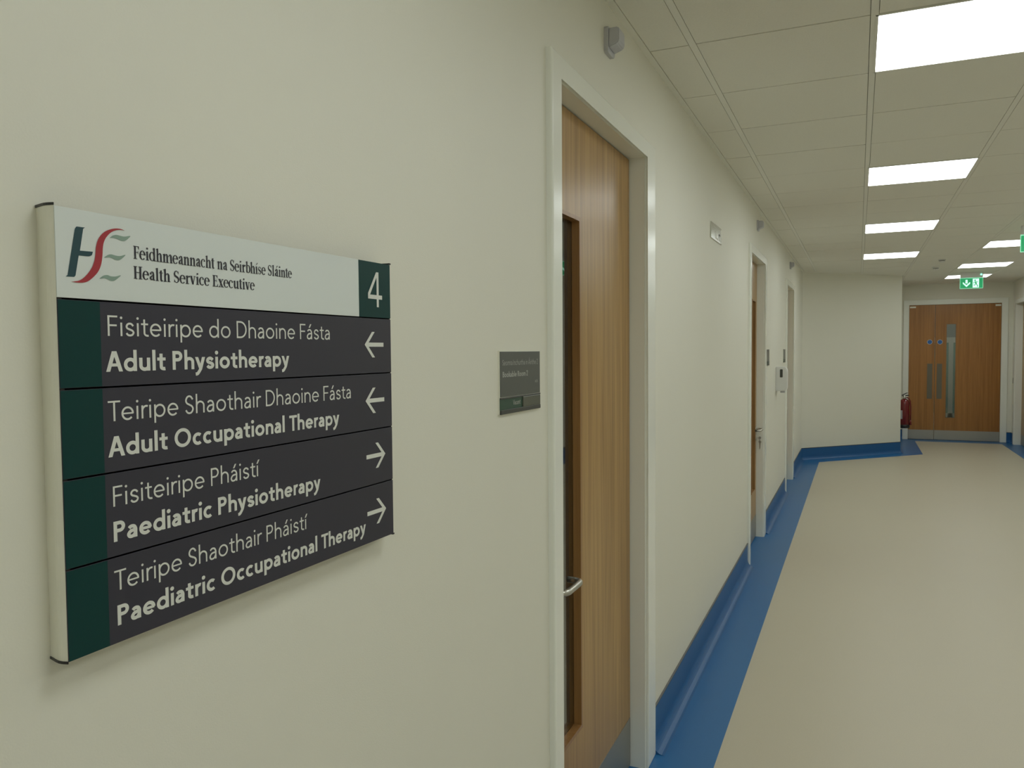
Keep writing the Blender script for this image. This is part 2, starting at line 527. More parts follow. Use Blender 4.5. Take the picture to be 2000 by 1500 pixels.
def sans(ch, w):
    """strokes in cap-height units, advance"""
    h, X, A, D = w / 2, .665, 1.065, -.29
    s = .085 if w < .14 else .06        # side bearing
    hv = w * .9                         # horizontal strokes a little thinner
    o = 0.012
    S = lambda pts: ('st', pts, w)
    def bowl(x, W):
        return S(arc(x + W / 2, X / 2, W / 2 - h, X / 2 + o - h, 0, 360, 40))
    acc = ''
    if ch in 'áíÁ':
        acc = ch
        ch = {'á': 'a', 'í': 'ı', 'Á': 'A'}[ch]
    R = []
    if ch == ' ':
        return [], .30
    if ch in 'iı':
        R = [rect(s, 0, s + w, X)]
        if ch == 'i':
            R.append(disc(s + h, .90, max(h * 1.25, .065)))
        adv = 2 * s + w
        ax = s + h
    elif ch == 'l':
        R = [rect(s, 0, s + w, A)]; adv = 2 * s + w
    elif ch == 'I':
        R = [rect(s, 0, s + w, 1)]; adv = 2 * s + w
    elif ch == 'o':
        W = .64 + w * .3; R = [bowl(s * .7, W)]; adv = W + 1.4 * s
    elif ch == 'c':
        W = .60 + w * .3; R = [S(arc(s * .7 + W / 2, X / 2, W / 2 - h, X / 2 + o - h, 48, 312))]; adv = W * .88 + 1.2 * s
    elif ch == 'e':
        W = .62 + w * .3; x = s * .7
        R = [S(arc(x + W / 2, X / 2, W / 2 - h, X / 2 + o - h, -4, 318)), rect(x + h, X * .5 - hv * .45, x + W - h * .6, X * .5 + hv * .45)]; adv = W + 1.4 * s
    elif ch in 'dbpq':
        W = .62 + w * .3
        if ch in 'dq':
            R = [bowl(s * .7, W), rect(s * .7 + W - w, 0 if ch == 'd' else D, s * .7 + W, A if ch == 'd' else X)]
        else:
            R = [bowl(s, W), rect(s, 0 if ch == 'b' else D, s + w, A if ch == 'b' else X)]
        adv = W + 1.7 * s
    elif ch in 'hn':
        W = .52 + w * .4
        R = [rect(s, 0, s + w, A if ch == 'h' else X),
             S(arc(s + W / 2, X - .265, W / 2 - h, .265 + o - h, 180, 0) + [(s + W - h, 0)])]
        adv = W + 2 * s
    elif ch == 'm':
        W = .46 + w * .4
        R = [rect(s, 0, s + w, X)]
        for k in (0, 1):
            x = s + k * (W - w)
            R.append(S(arc(x + W / 2, X - .24, W / 2 - h, .24 + o - h, 180, 0) + [(x + W - h, 0)]))
        adv = 2 * W - w + 2 * s
    elif ch == 'u':
        W = .52 + w * .4
        R = [rect(s + W - w, 0, s + W, X), S([(s + h, X)] + arc(s + W / 2, .265, W / 2 - h, .265 + o - h, 180, 360))]
        adv = W + 2 * s
    elif ch == 'r':
        R = [rect(s, 0, s + w, X), S(arc(s + .25 + h * .4, X - .29, .25 - h * .6, .29 + o - h, 180, 68, 14))]; adv = s + w * .5 + .30
    elif ch == 't':
        x = s * .5 + .13
        R = [S([(x + h, X + .20), (x + h, .2)] + arc(x + h + .17, .17, .17, .17 + o - h, 180, 290, 12)),
             rect(x - .13, X - hv, x + w + .16, X)]
        adv = x + w + .20
    elif ch == 's':
        W = .42 + w * .35
        R = [S(crom([(s + h * .6 + (W - 1.2 * h) * px, h - o + (X + 2 * o - w) * py) for px, py in SC_PTS]))]; adv = W + 1.7 * s
    elif ch == 'a':
        W = .45 + w * .4; x = s * .7
        f = lambda l: [(x + h * .7 + (W - 1.7 * h) * px, h - o + (X + 2 * o - w) * py) for px, py in l]
        R = [S(crom(f([(.10, .84), (.28, .96), (.52, 1.), (.82, .93), (1., .68), (1., .40)])) + [(x + W - h, 0)]),
             S(crom(f([(1., .58), (.66, .575), (.28, .51), (.03, .27), (.14, .06), (.40, 0), (.74, .07), (1., .33)])))]
        adv = W + 1.75 * s; ax = x + W * .52
    elif ch == 'y':
        W = .54 + w * .5; k = w * 1.08
        xb, yb = .30 * W, -.17
        R = [para(k / 2, X, W * .53, .02, k), S([(W - k / 2 - .012, X - .02), (W * .53, .0), (xb + .02, -.18)] + crom([(xb + .02, -.18), (xb - .06, -.255), (xb - .17, -.27)], 4)[1:]),
             para(W - k / 2, X, W * .53, 0, k)]
        adv = W + .02
    elif ch == 'k':
        R = [rect(s, 0, s + w, A), para(s + w * .9, .30, s + .40, X, w * 1.3), para(s + w * 1.2, .36, s + .46, 0, w * 1.3)]; adv = s + .52
    elif ch == 'F':
        R = [rect(s, 0, s + w, 1), rect(s, 1 - hv, s + .50, 1), rect(s, .50 - hv / 2 + .02, s + .46, .50 + hv / 2 + .02)]; adv = s + .56
    elif ch == 'T':
        W = .60 + w * .3; R = [rect(.03, 1 - hv, .03 + W, 1), rect(.03 + W / 2 - h, 0, .03 + W / 2 + h, 1)]; adv = W + .02
    elif ch in 'PRB':
        W = .50 + w * .45; rr = .27
        yb = .44
        R = [rect(s, 0, s + w, 1), S([(s + h, 1 - h), (s + W - rr, 1 - h)] + arc(s + W - rr, (1 + yb) / 2, rr - h, (1 - yb) / 2 - h, 90, -90, 18)[1:] + [(s + h, yb + h)])]
        if ch == 'R':
            R.append(para(s + W * .42, yb + h, s + W - h * .3, 0, w * 1.2))
        if ch == 'B':
            R.append(S([(s + h, yb + h), (s + W - rr, yb + h)] + arc(s + W - rr + .03, (yb + w) / 2, rr - h, (yb + w) / 2 - h, 90, -90, 18) + [(s + h, h)]))
        adv = W + s + .06
    elif ch == 'D':
        W = .70 + w * .3
        R = [rect(s, 0, s + w, 1), S([(s + h, 1 - h), (s + W - .46, 1 - h)] + arc(s + W - .46, .5, .46 - h, .5 - h, 90, -90, 26)[1:] + [(s + h, h)])]; adv = W + s * 1.7
    elif ch == 'O':
        W = .92 + w * .3; R = [S(arc(.06 + W / 2, .5, W / 2 - h, .5 + o - h, 0, 360, 48))]; adv = W + .12
    elif ch == 'S':
        W = .50 + w * .3
        R = [S(crom([(s * .7 + h * .6 + (W - 1.2 * h) * px, h - o + (1 + 2 * o - w) * py) for px, py in SC_PTS]))]; adv = W + 1.4 * s
    elif ch in 'AV':
        W = .74 + w * .5; k = w * 1.1
        a, b = (0, 1) if ch == 'A' else (1, 0)
        R = [para(k / 2, a, W / 2 - k * .08, b, k), para(W - k / 2, a, W / 2 + k * .08, b, k)]
        if ch == 'A':
            R.append(rect(W * .2, .25, W * .8, .25 + hv * .95))
        adv = W + .01; ax = W / 2
    elif ch == 'C':
        W = .8; R = [S(arc(.06 + W / 2, .5, W / 2 - h, .5 + o - h, 42, 318, 36))]; adv = W
    elif ch == '2':
        W = .5
        R = [S(crom([(s + .03, .76), (s + .10, .92), (s + .25, 1 - h), (s + .42, .90), (s + .44, .70), (s + .34, .50), (s + .18, .28), (s + .05, h)])), rect(s, 0, s + W, hv)]; adv = W + 2 * s
    elif ch == '5':
        R = [rect(s + .08, 1 - hv, s + .46, 1), S([(s + .10, 1 - h), (s + .08, .58)]), S(crom([(s + .06, .56), (s + .24, .62), (s + .42, .52), (s + .47, .32), (s + .36, .08), (s + .18, h), (s + .02, .1)]))]; adv = .5 + 2 * s
    elif ch == '4':
        W = .62
        R = [rect(s + W - .14 - w, 0, s + W - .14, 1), rect(s, .22, s + W, .22 + hv), para(s + w * .62, .22 + hv * .5, s + W - .14 - w * .75, 1, w * 1.15)]; adv = W + 2 * s
    if acc:
        y0 = (1.08 if acc == 'Á' else X + .10)
        R.append(para(ax - .02, y0, ax + .12, y0 + .24, w * 1.15))
    return R, adv


def serif(ch, w=.135):
    T, t, X, A = .135, .05, .715, 1.06
    acc = ''
    if ch in 'áí':
        acc = ch
        ch = {'á': 'a', 'í': 'ı'}[ch]
    R = []
    F = lambda x0, x1, y, d=1: rect(x0, y, x1, y + d * t)          # foot or head serif

    def flag(x, y):                                                # slanted head serif left of a stem
        return ('poly', [(x - .07, y - .085), (x - .07, y - .115), (x + .02, y - .115), (x + T, y), (x + T - .02, y)])

    def bowl(cx, cyy, rx, ry, a0, a1, n=30, tt=T):
        p = arc(cx, cyy, rx, ry, a0, a1, n)
        ws = [t + (tt - t) * abs(math.cos(math.radians(a0 + (a1 - a0) * k / n))) ** 1.4 for k in range(n + 1)]
        return ('st', p, ws)
    ax = 0
    if ch == ' ':
        return [], .26
    if ch in 'iıl':
        top = A if ch == 'l' else X
        R = [rect(.09, 0, .09 + T, top - .02), F(.03, .285, 0), flag(.09, top)]
        if ch == 'i':
            R.append(disc(.155, .93, .078))
        adv, ax = .30, .15
    elif ch == 'd':
        R = [bowl(.255, X / 2, .185, X / 2 - .02, 20, 340), rect(.37, 0, .37 + T, A - .02), flag(.37, A), ('poly', [(.40, 0), (.57, .01), (.57, .05), (.40, .09)])]
        adv = .57
    elif ch == 'b':
        R = [rect(.09, .02, .09 + T, A - .02), flag(.09, A), bowl(.30, X / 2, .185, X / 2 - .02, -160, 160)]
        adv = .53
    elif ch in 'hn':
        R = [rect(.08, 0, .08 + T, (A if ch == 'h' else X) - .02), flag(.08, A if ch == 'h' else X), F(.02, .28, 0),
             ('st', [(.18, .50), (.24, .60), (.31, X - .045), (.38, X - .06), (.425, .56), (.432, .45), (.432, 0)], [t, t, .07, .10, T, T, T]), F(.32, .56, 0)]
        adv = .57
    elif ch == 'm':
        R = [rect(.08, 0, .08 + T, X - .02), flag(.08, X), F(.02, .28, 0)]
        for k in (0, .33):
            R += [('st', [(.18 + k, .50), (.24 + k, .60), (.31 + k, X - .045), (.37 + k, X - .06), (.405 + k, .56), (.412 + k, .45), (.412 + k, 0)], [t, t, .07, .10, T, T, T]), F(.30 + k, .53 + k, 0)]
        adv = .88
    elif ch == 'u':
        R = [rect(.37, 0, .37 + T, X), flag(.37, X), ('poly', [(.40, 0), (.57, .01), (.57, .05), (.40, .09)]), flag(.07, X),
             ('st', [(.137, X - .02), (.137, .25), (.15, .12), (.20, .05), (.27, .06), (.34, .13), (.40, .24)], [T, T, T, .10, .07, t, t])]
        adv = .57
    elif ch == 'r':
        R = [rect(.08, 0, .08 + T, X - .02), flag(.08, X), F(.02, .30, 0), ('st', [(.18, .46), (.23, .60), (.30, X - .06)], [t, .06, .07]), disc(.325, X - .09, .072)]
        adv = .40
    elif ch == 'c':
        R = [bowl(.25, X / 2, .185, X / 2 - .02, 55, 312), disc(.36, X - .16, .07)]
        adv = .46
    elif ch == 'e':
        R = [bowl(.25, X / 2, .185, X / 2 - .02, 0, 318), rect(.08, X * .54, .46, X * .54 + t)]
        adv = .49
    elif ch == 'a':
        R = [rect(.28, .06, .28 + T, .52), ('st', [(.12, .53), (.15, .63), (.24, X - .03), (.32, .64), (.345, .50)], [.05, .06, .07, .11, T]), disc(.13, .54, .072),
             ('st', [(.35, .44), (.22, .36), (.13, .27), (.115, .15), (.16, .07), (.24, .07), (.34, .18)], [t, .07, .11, T, .11, t, t]), ('st', [(.347, .12), (.39, .03), (.46, .05)], [T, .09, t])]
        adv, ax = .49, .26
    elif ch == 't':
        R = [('st', [(.16, X + .16), (.16, .2), (.175, .08), (.23, .03), (.31, .08)], [T, T, T, .09, t]), rect(.02, X - t, .32, X), ('poly', [(.02, X - t), (.10, X - t), (.225, X + .2), (.19, X + .2)])]
        adv = .34
    elif ch == 's':
        q = crom([(.06 + .29 * px, .03 + (X - .06) * py) for px, py in SC_PTS], 5)
        n = len(q)
        R = [('st', q, [t + (T - t) * math.exp(-((k / n - .5) / .17) ** 2) for k in range(n)]), rect(.325, .50, .355, .67), rect(.055, .04, .085, .21)]
        adv = .42
    elif ch == 'S':
        q = crom([(.07 + .36 * px, .03 + .95 * py) for px, py in SC_PTS], 6)
        n = len(q)
        R = [('st', q, [t + (T + .02 - t) * math.exp(-((k / n - .5) / .2) ** 2) for k in range(n)]), rect(.40, .72, .43, .98), rect(.06, .02, .09, .28)]
        adv = .51
    elif ch in 'vx':
        if ch == 'v':
            R = [para(.10, X, .26, 0, T * 1.05), para(.41, X, .27, 0, t), F(.0, .21, X - t), F(.32, .50, X - t)]
        else:
            R = [para(.11, X, .38, 0, T * 1.15), para(.40, X, .10, 0, t * 1.1), F(.01, .22, X - t), F(.32, .49, X - t), F(.0, .19, 0), F(.27, .50, 0)]
        adv = .50
    elif ch in 'FE':
        R = [rect(.09, 0, .09 + T, 1), F(.02, .30, 0), rect(.02, 1 - t, .47, 1), ('poly', [(.47, 1), (.47, .76), (.44, .76), (.38, 1 - t)]), rect(.2, .5, .38, .5 + t), rect(.37, .40, .40, .65)]
        adv = .50
        if ch == 'E':
            R += [rect(.02, 0, .48, t), ('poly', [(.48, 0), (.51, .25), (.48, .25), (.40, t)])]
            adv = .55
    elif ch == 'H':
        R = [F(.02, .30, 0), F(.02, .30, 1 - t), rect(.09, 0, .09 + T, 1), rect(.2, .50, .5, .50 + t), rect(.46, 0, .46 + T, 1), F(.39, .67, 0), F(.39, .67, 1 - t)]
        adv = .69
    if acc:
        R.append(('poly', [(ax - .05, X + .10), (ax, X + .10), (ax + .15, X + .32), (ax + .05, X + .32)]))
    return R, adv


def ribbon(bm, pts, w, to):
    n = len(pts)
    ws = w if isinstance(w, (list, tuple)) else [w] * n
    closed = n > 3 and abs(pts[0][0] - pts[-1][0]) + abs(pts[0][1] - pts[-1][1]) < 1e-6
    rows = []
    for i in range(n):
        p = Vector(pts[i])
        a = Vector(pts[i - 1]) if i else (Vector(pts[-2]) if closed else None)
        b = Vector(pts[i + 1]) if i < n - 1 else (Vector(pts[1]) if closed else None)
        ds = [v.normalized() for v in ((p - a) if a is not None else None, (b - p) if b is not None else None) if v is not None and v.length > 1e-9]
        if not ds:
            continue
        ns = [Vector((-d.y, d.x)) for d in ds]
        nn = (ns[0] + ns[-1]).normalized()
        k = ws[i] / 2 / max(.5, nn.dot(ns[0]))
        rows.append((bm.verts.new(to(p.x + nn.x * k, p.y + nn.y * k)), bm.verts.new(to(p.x - nn.x * k, p.y - nn.y * k))))
    for (a, b), (c, d) in zip(rows, rows[1:]):
        bm.faces.new([a, c, d, b])


def text(bm, s, font, w, y0, y1, zb, cap, plane):
    """a line of lettering fitted between y0 and y1 on baseline zb; plane(u, v) -> 3-D point"""
    run, pen = [], 0
    for ch in s:
        R, adv = font(ch, w)
        run.append((R, pen))
        pen += adv
    xs = [p[0] + px for R, px in run for k in R for p in k[1]]
    lo, hi = min(xs), max(xs)
    sx = (y1 - y0) / (hi - lo)
    for R, px in run:
        for k in R:
            lay = Vector((R.index(k) * 4e-5, 0, 0))        # overlapping strokes lie in thin layers
            to = lambda u, v: Vector(plane(y0 + (u + px - lo) * sx, zb + v * cap)) + lay
            if k[0] == 'poly':
                bm.faces.new([bm.verts.new(to(*p)) for p in k[1]])
            else:
                ribbon(bm, k[1], k[2], to)


def plate_text(name, items, mat_, parent, plane, label=None):
    bm = new()
    for it in items:
        text(bm, *it, plane)
    o = link(name, bm, mat_, parent)
    if label:
        o['label'] = label
    return o


def decal(name, polys, mat_, parent, plane):
    bm = new()
    for p in polys:
        vs = [bm.verts.new(plane(*q)) for q in p]
        for t in tessellate_polygon([[Vector((u, v, 0)) for u, v in p]]):
            bm.faces.new([vs[i] for i in t])
    return link(name, bm, mat_, parent)


# ------------------------------------------------------------------ the directory sign
SX = .031
Y0, Y1 = .5165, 1.1070
ZR = [1.7555, 1.6664, 1.5775, 1.4881, 1.3991, 1.3078]
sign = thing('directory_sign', (0, .812, 1.53), 'large slate directory sign with white logo header and four arrowed rows', 'sign')
pl = lambda d: (lambda u, v: (SX + d, u, v))
for side, yy in ((-1, Y0), (1, Y1)):
    bm = new()
    prof = [(0, -.0028), (.006, -.0012), (.013, .0008), (.0185, .0020), (.0215, .0021), (.025, .0016), (.0296, .0003), (.0296, -.0006), (0, -.0040)]
    if side > 0:
        prof = [(x, d + .0030 if d > -.0006 or x < .01 and d > -.003 else d) for x, d in prof]
    prism(bm, [(x, yy + side * (d - .0005)) for x, d in prof], 'z', ZR[-1] + .0005, ZR[0] + .0005)
    e = link('side_profile', bm, 'alu', sign)
    e['label'] = 'silver aluminium edge profile'
    for z0, z1 in ((ZR[0] + .0005, ZR[0] + .003), (ZR[-1] - .002, ZR[-1] + .0005)):
        bm = new()
        prism(bm, [(x + (0.0008 if x > .02 else 0), yy + side * (d + .0004)) for x, d in prof], 'z', z0, z1)
        link('end_cap', bm, 'black', sign)
bm = new()
box(bm, 0, Y0 + .0055, ZR[-1] + .001, SX - .0012, Y1 - .0035, ZR[0] - .001)
for k in range(1, 5):
    box(bm, SX - .0041, Y0 + .0003, ZR[k] - .0025, SX - .0012, Y1 - .0003, ZR[k] + .0025)
link('backing_tray', bm, 'black', sign)

G = .0009
bm = new()
box(bm, SX - .0012, Y0, ZR[1] + G, SX, 1.0183, ZR[0], bev=.0003)
hd = link('header_panel', bm, 'signwhite', sign)
hd['label'] = 'white header panel'
plate_text('lettering', [('Feidhmeannacht na Seirbhíse Sláinte', serif, .13, .6052, .8605, 1.7135, .0138)], 'ink', hd, pl(.0004), 'dark serif lettering')
plate_text('lettering', [('Health Service Executive', serif, .13, .6047, .7878, 1.6922, .0136)], 'ink', hd, pl(.0004), 'dark serif lettering')
LH = [(.5387, 1.7379), (.5395, 1.7384), (.5486, 1.7386), (.5465, 1.737), (.5422, 1.7149), (.5567, 1.7154), (.5554, 1.7118), (.5535, 1.7108), (.5513, 1.7102), (.5407, 1.7100), (.5365, 1.6897), (.535, 1.6882), (.5258, 1.688), (.5281, 1.6895), (.5373, 1.7357)]
LS = [(.5954, 1.7419), (.5907, 1.7429), (.5845, 1.7427), (.5783, 1.7411), (.5709, 1.7375), (.5654, 1.7323), (.5623, 1.7272), (.5603, 1.7208), (.5592, 1.7124), (.5578, 1.706), (.555, 1.6996), (.5501, 1.6929), (.5448, 1.6879), (.5391, 1.6847), (.5313, 1.6833), (.5391, 1.6829), (.5458, 1.6836), (.5516, 1.6861), (.5588, 1.6922), (.5631, 1.6977), (.566, 1.7048), (.5675, 1.7133), (.5683, 1.7217), (.57, 1.7277), (.5732, 1.7328), (.5782, 1.7377), (.5844, 1.7408), (.5906, 1.742)]
LE = [[(.5768, 1.7319), (.5805, 1.7348), (.5849, 1.7361), (.5898, 1.7357), (.5948, 1.7356), (.6019, 1.7372), (.5985, 1.7334), (.5947, 1.7311), (.5903, 1.7307), (.5853, 1.732), (.5804, 1.7325)],
      [(.5694, 1.7107), (.5737, 1.714), (.578, 1.7151), (.5829, 1.7144), (.5885, 1.7145), (.5952, 1.7165), (.5915, 1.7127), (.5871, 1.7101), (.5827, 1.7099), (.5785, 1.7113), (.5743, 1.7117)],
      [(.5631, 1.6887), (.5676, 1.6921), (.5724, 1.6933), (.5766, 1.6924), (.5822, 1.6926), (.5888, 1.6944), (.5846, 1.6906), (.5802, 1.6879), (.5759, 1.6878), (.5717, 1.6893), (.5675, 1.6898)]]


def smooth_loop(p, n=4):
    q = p[-2:] + p + p[:2]
    return crom(q, n)[2 * n:-2 * n - 1]


decal('logo_letter', [LH], 'logo_g', hd, pl(.0004))['label'] = 'dark green upright logo stroke'
decal('logo_letter', [crom(LS[:15], 4)[:-1] + crom(LS[14:] + LS[:1], 4)[:-1]], 'logo_r', hd, pl(.0005))['label'] = 'red curved logo stroke'
decal('logo_letter', [smooth_loop(p) for p in LE], 'logo_s', hd, pl(.0004))['label'] = 'three sage green logo waves'
bm = new()
box(bm, SX - .0012, 1.0187, ZR[1] + G, SX, Y1, ZR[0], bev=.0003)
np_ = link('number_panel', bm, 'signgreen', sign)
np_['label'] = 'dark green number panel'
bm = new()
four = [[(1.0667, 1.6842), (1.0725, 1.6842), (1.0727, 1.7401), (1.0668, 1.7401)], [(1.0425, 1.6968), (1.0822, 1.6968), (1.0822, 1.7034), (1.0425, 1.7034)], [(1.0425, 1.7034), (1.0425, 1.7055), (1.0657, 1.7401), (1.0695, 1.7401), (1.0695, 1.7360), (1.0480, 1.7034)]]
for p in four:
    bm.faces.new([bm.verts.new(pl(.0004 + 4e-5 * len(bm.faces))(*q)) for q in p])
link('numeral', bm, 'text', np_)

ROWS = [('Fisiteiripe do Dhaoine Fásta', .571, .9415, 'Adult Physiotherapy', .5678, .852, -1),
        ('Teiripe Shaothair Dhaoine Fásta', .5685, .991, 'Adult Occupational Therapy', .5675, .962, -1),
        ('Fisiteiripe Pháistí', .5715, .790, 'Paediatric Physiotherapy', .571, .9145, 1),
        ('Teiripe Shaothair Pháistí', .5702, .884, 'Paediatric Occupational Therapy', .5728, 1.0261, 1)]
ordn = ['topmost', 'second', 'third', 'lowest']
for k, (a, a0, a1, b, b0, b1, d) in enumerate(ROWS):
    zt, zb = ZR[k + 1] - G, ZR[k + 2] + (G if k < 3 else 0)
    bm = new()
    box(bm, SX - .0012, Y0, zb, SX, Y1, zt, bev=.0003)
    row = link('message_panel', bm, 'signgrey', sign)
    bm = new()
    bm.faces.new([bm.verts.new((SX + .0003, y, z)) for y, z in ((Y0 + .0003, zb + .0004), (.5628, zb + .0004), (.5628, zt - .0004), (Y0 + .0003, zt - .0004))])
    link('colour_band', bm, 'signgreen', row)['label'] = 'bottle green band'
    base = ZR[k + 1] - .0358
    plate_text('lettering', [(a, sans, .098, a0, a1, base, .0213)], 'text', row, pl(.0004), 'thin white lettering')
    plate_text('lettering', [(b, sans, .178, b0, b1, base - .0372, .0213)], 'text', row, pl(.0004), 'bold white lettering')
    c = (zt + zb) / 2 + .0018
    tip, tail = (1.031, 1.0843) if d < 0 else (1.0848, 1.0312)
    bm = new()
    for p in ([(tip - d * .0062, c - .0033), (tail, c - .0033), (tail, c + .0033), (tip - d * .006, c + .0033)],
              [(tip, c), (tip - d * .0077, c), (tip - d * .0283, c + .0204), (tip - d * .0206, c + .0204)],
              [(tip, c), (tip - d * .0077, c), (tip - d * .0283, c - .0204), (tip - d * .0206, c - .0204)]):
        bm.faces.new([bm.verts.new(pl(.0004 + 4e-5 * len(bm.faces))(*q)) for q in p])
    link('arrow', bm, 'text', row)


# ------------------------------------------------------------------ room name plates beside the doors
def room_sign(y0, label, detailed):
    w, z0, z1, t = .241, 1.468, 1.611, .0058
    zs = 1.5065
    g = thing('room_sign', (0, y0 + w / 2, z0), label, 'sign', 'room name plates beside the doors')
    bm = new()
    box(bm, 0, y0, zs, .0045, y0 + w, z1 + .0015)
    box(bm, 0, y0, z0, .0035, y0 + w, zs)
    link('backplate', bm, 'alu', g)
    bm = new()
    box(bm, .0045, y0 + .001, zs + .001, t, y0 + w - .001, z1, bev=.0004)
    f = link('face_panel', bm, 'rsgrey', g)
    q = lambda u, v: (t + .0003, u, v)
    if detailed:
        plate_text('lettering', [('Seomra Inchurtha in Áirithe 2', sans, .10, y0 + .013, y0 + .225, 1.5795, .0125)], 'rstext', f, q, 'thin pale lettering')
        plate_text('lettering', [('Bookable Room 2', sans, .175, y0 + .013, y0 + .160, 1.5525, .0125)], 'rstext', f, q, 'bold pale lettering')
        plate_text('lettering', [('A25', sans, .13, y0 + .206, y0 + .224, 1.534, .006)], 'rstext', f, q, 'tiny room number')
    bm = new()
    box(bm, .0035, y0 + .0005, z0, .0072, y0 + w - .0005, z0 + .010, bev=.001)
    box(bm, .0035, y0 + .0005, zs - .0035, .0072, y0 + w - .0005, zs, bev=.001)
    link('slider_track', bm, 'dgrey', g)
    bm = new()
    box(bm, .0035, y0 + .001, z0 + .010, .0048, y0 + .128, zs - .003)
    s1 = link('status_window', bm, 'rsgreen', g)
    if detailed:
        plate_text('lettering', [('Vacant', sans, .14, y0 + .073, y0 + .116, z0 + .0185, .0115)], 'rstext', s1, lambda u, v: (.0051, u, v))
    bm = new()
    box(bm, .0035, y0 + .128, z0 + .010, .0076, y0 + w - .002, zs - .003, bev=.002)
    link('slider', bm, 'rsolive', g)


room_sign(1.594, 'dark grey room name plate left of the nearest door, Bookable Room 2 slid to vacant', True)
room_sign(7.175, 'small dark room name plate just right of the second door, seen edge on', False)
room_sign(8.88, 'small dark room name plate above the wall dispenser, left of the third door', False)


# ------------------------------------------------------------------ doors in the left wall
def fillet(p, r=.018, n=6):
    out = [Vector(p[0])]
    for a, b, c in zip(p, p[1:], p[2:]):
        a, b, c = Vector(a), Vector(b), Vector(c)
        u, v = (a - b).normalized(), (c - b).normalized()
        s, e = b + u * r, b + v * r
        for k in range(n + 1):
            t = k / n
            out.append((1 - t) ** 2 * s + 2 * t * (1 - t) * b + t * t * e)
    out.append(Vector(p[-1]))
    return out


def u_frame(o0, o1, zo, c0, c1, zc):
    return [(o0, 0), (o0, zo), (o1, zo), (o1, 0), (c1, 0), (c1, zc), (c0, zc), (c0, 0)]


def hall_door(n, off, flip, label, keys=False, lever=True):
    c0, c1 = CLR[0] + off, CLR[1] + off
    o0, o1 = OUT[0] + off, OUT[1] + off
    fy = (lambda y: c0 + c1 - (y + off)) if flip else (lambda y: y + off)
    d = thing('door_%d' % n, (0, (c0 + c1) / 2, 0), label, 'door', kind='structure')
    bm = new()
    prism(bm, u_frame(o0, o1, ZO, c0 - .006, c1 + .006, ZC + .006), 'x', 0, .018, bev=.006, segs=3)
    link('architrave', bm, 'frame', d)
    bm = new()
    prism(bm, u_frame(c0 - .034, c1 + .034, ZC + .034, c0, c1, ZC), 'x', -WT, .0065, bev=.0015)
    prism(bm, u_frame(c0 - .001, c1 + .001, ZC + .001, c0 + .014, c1 - .014, ZC - .014), 'x', -.135, -.098)
    link('door_lining', bm, 'frame', d)
    # leaf with a tall narrow vision panel on the latch side
    x0, x1 = -.095, -.052
    L0, L1, zb, zt = c0 + .0045, c1 - .0045, .008, ZC - .0045
    v0, v1 = sorted((fy(2.085), fy(2.312)))
    w0, w1 = .418, 2.022
    bm = new()
    box(bm, x0, L0, zb, x1, v0, zt)
    box(bm, x0, v1, zb, x1, L1, zt)
    box(bm, x0, v0, zb, x1, v1, w0)
    box(bm, x0, v0, w1, x1, v1, zt)
    leaf = link('door_leaf', bm, 'wood', d)
    bm = new()
    for a in ([(v0, w0), (v1, w0), (v1, w0 + .012), (v0, w0 + .012)], [(v0, w1 - .012), (v1, w1 - .012), (v1, w1), (v0, w1)],
              [(v0, w0 + .012), (v0 + .012, w0 + .012), (v0 + .012, w1 - .012), (v0, w1 - .012)], [(v1 - .012, w0 + .012), (v1, w0 + .012), (v1, w1 - .012), (v1 - .012, w1 - .012)]):
        prism(bm, a, 'x', x0 + .004, x0 + .017)
        prism(bm, a, 'x', x0 + .023, x1 + .005)
    link('glazing_bead', bm, 'woodedge', leaf)
    bm = new()
    box(bm, x0 + .017, v0, w0, x0 + .023, v1, w1)
    link('vision_pane', bm, 'glass', leaf)
    bm = new()
    prism(bm, rounded(L0 + .002, .012, L1 - .002, .196, .004, 2), 'x', x1, x1 + .0014)
    link('kick_plate', bm, 'kick', d)
    if lever:
        bm = new()
        y, z, r = fy(2.024), .935, .0095
        e = fy(2.158)
        lathe(bm, [(.026, 0), (.026, .006), (.024, .009), (.012, .010)], (x1, y, z), 24, 'x')
        tube(bm, fillet([(x1 + .008, y, z), (x1 + .056, y, z), (x1 + .056, e, z), (x1 + .012, e, z)], .026), r, 14)
        lathe(bm, [(.026, 0), (.026, .006), (.024, .009), (.009, .0095)], (x1, y, z - .075), 24, 'x')
        link('lever_handle', bm, 'steel', d)
    return d, fy(2.024)


hall_door(1, OFFS[0], False, 'oak veneered door nearest the camera, beside the Bookable Room plate')
d2, ky = hall_door(2, OFFS[1], True, 'oak veneered door second along the left wall, keys hanging in its lock')
hall_door(3, OFFS[2], False, 'oak veneered door third along the left wall, last before the diagonal wall')

# keys left in the lock of the second door
kb = thing('key_bunch', (-.042, ky, .86), 'bunch of keys hanging from the lock of the second door on the left', 'keys')
bm = new()
tube(bm, [(-.0425, ky, .86), (-.028, ky, .86)], .0025, 8)
lathe(bm, [(.012, -.0012), (.012, .0012)], (-.018, ky, .86), 16, 'y')
link('key', bm, 'steel', kb)
bm = new()
tube(bm, [(-.016, ky + .012 * math.sin(a), .846 + .014 * math.cos(a)) for a in (2 * PI * k / 16 for k in range(17))], .0012, 6)
link('key_ring', bm, 'steel', kb)
for dy, ln in ((-.006, .05), (.005, .062)):
    bm = new()
    lathe(bm, [(.011, -.001), (.011, .001)], (-.016 - dy * .3, ky + dy, .826), 14, 'y')
    box(bm, -.0195 - dy * .3, ky + dy - .001, .826 - ln, -.0125 - dy * .3, ky + dy + .001, .82)
    link('key', bm, 'steel', kb)

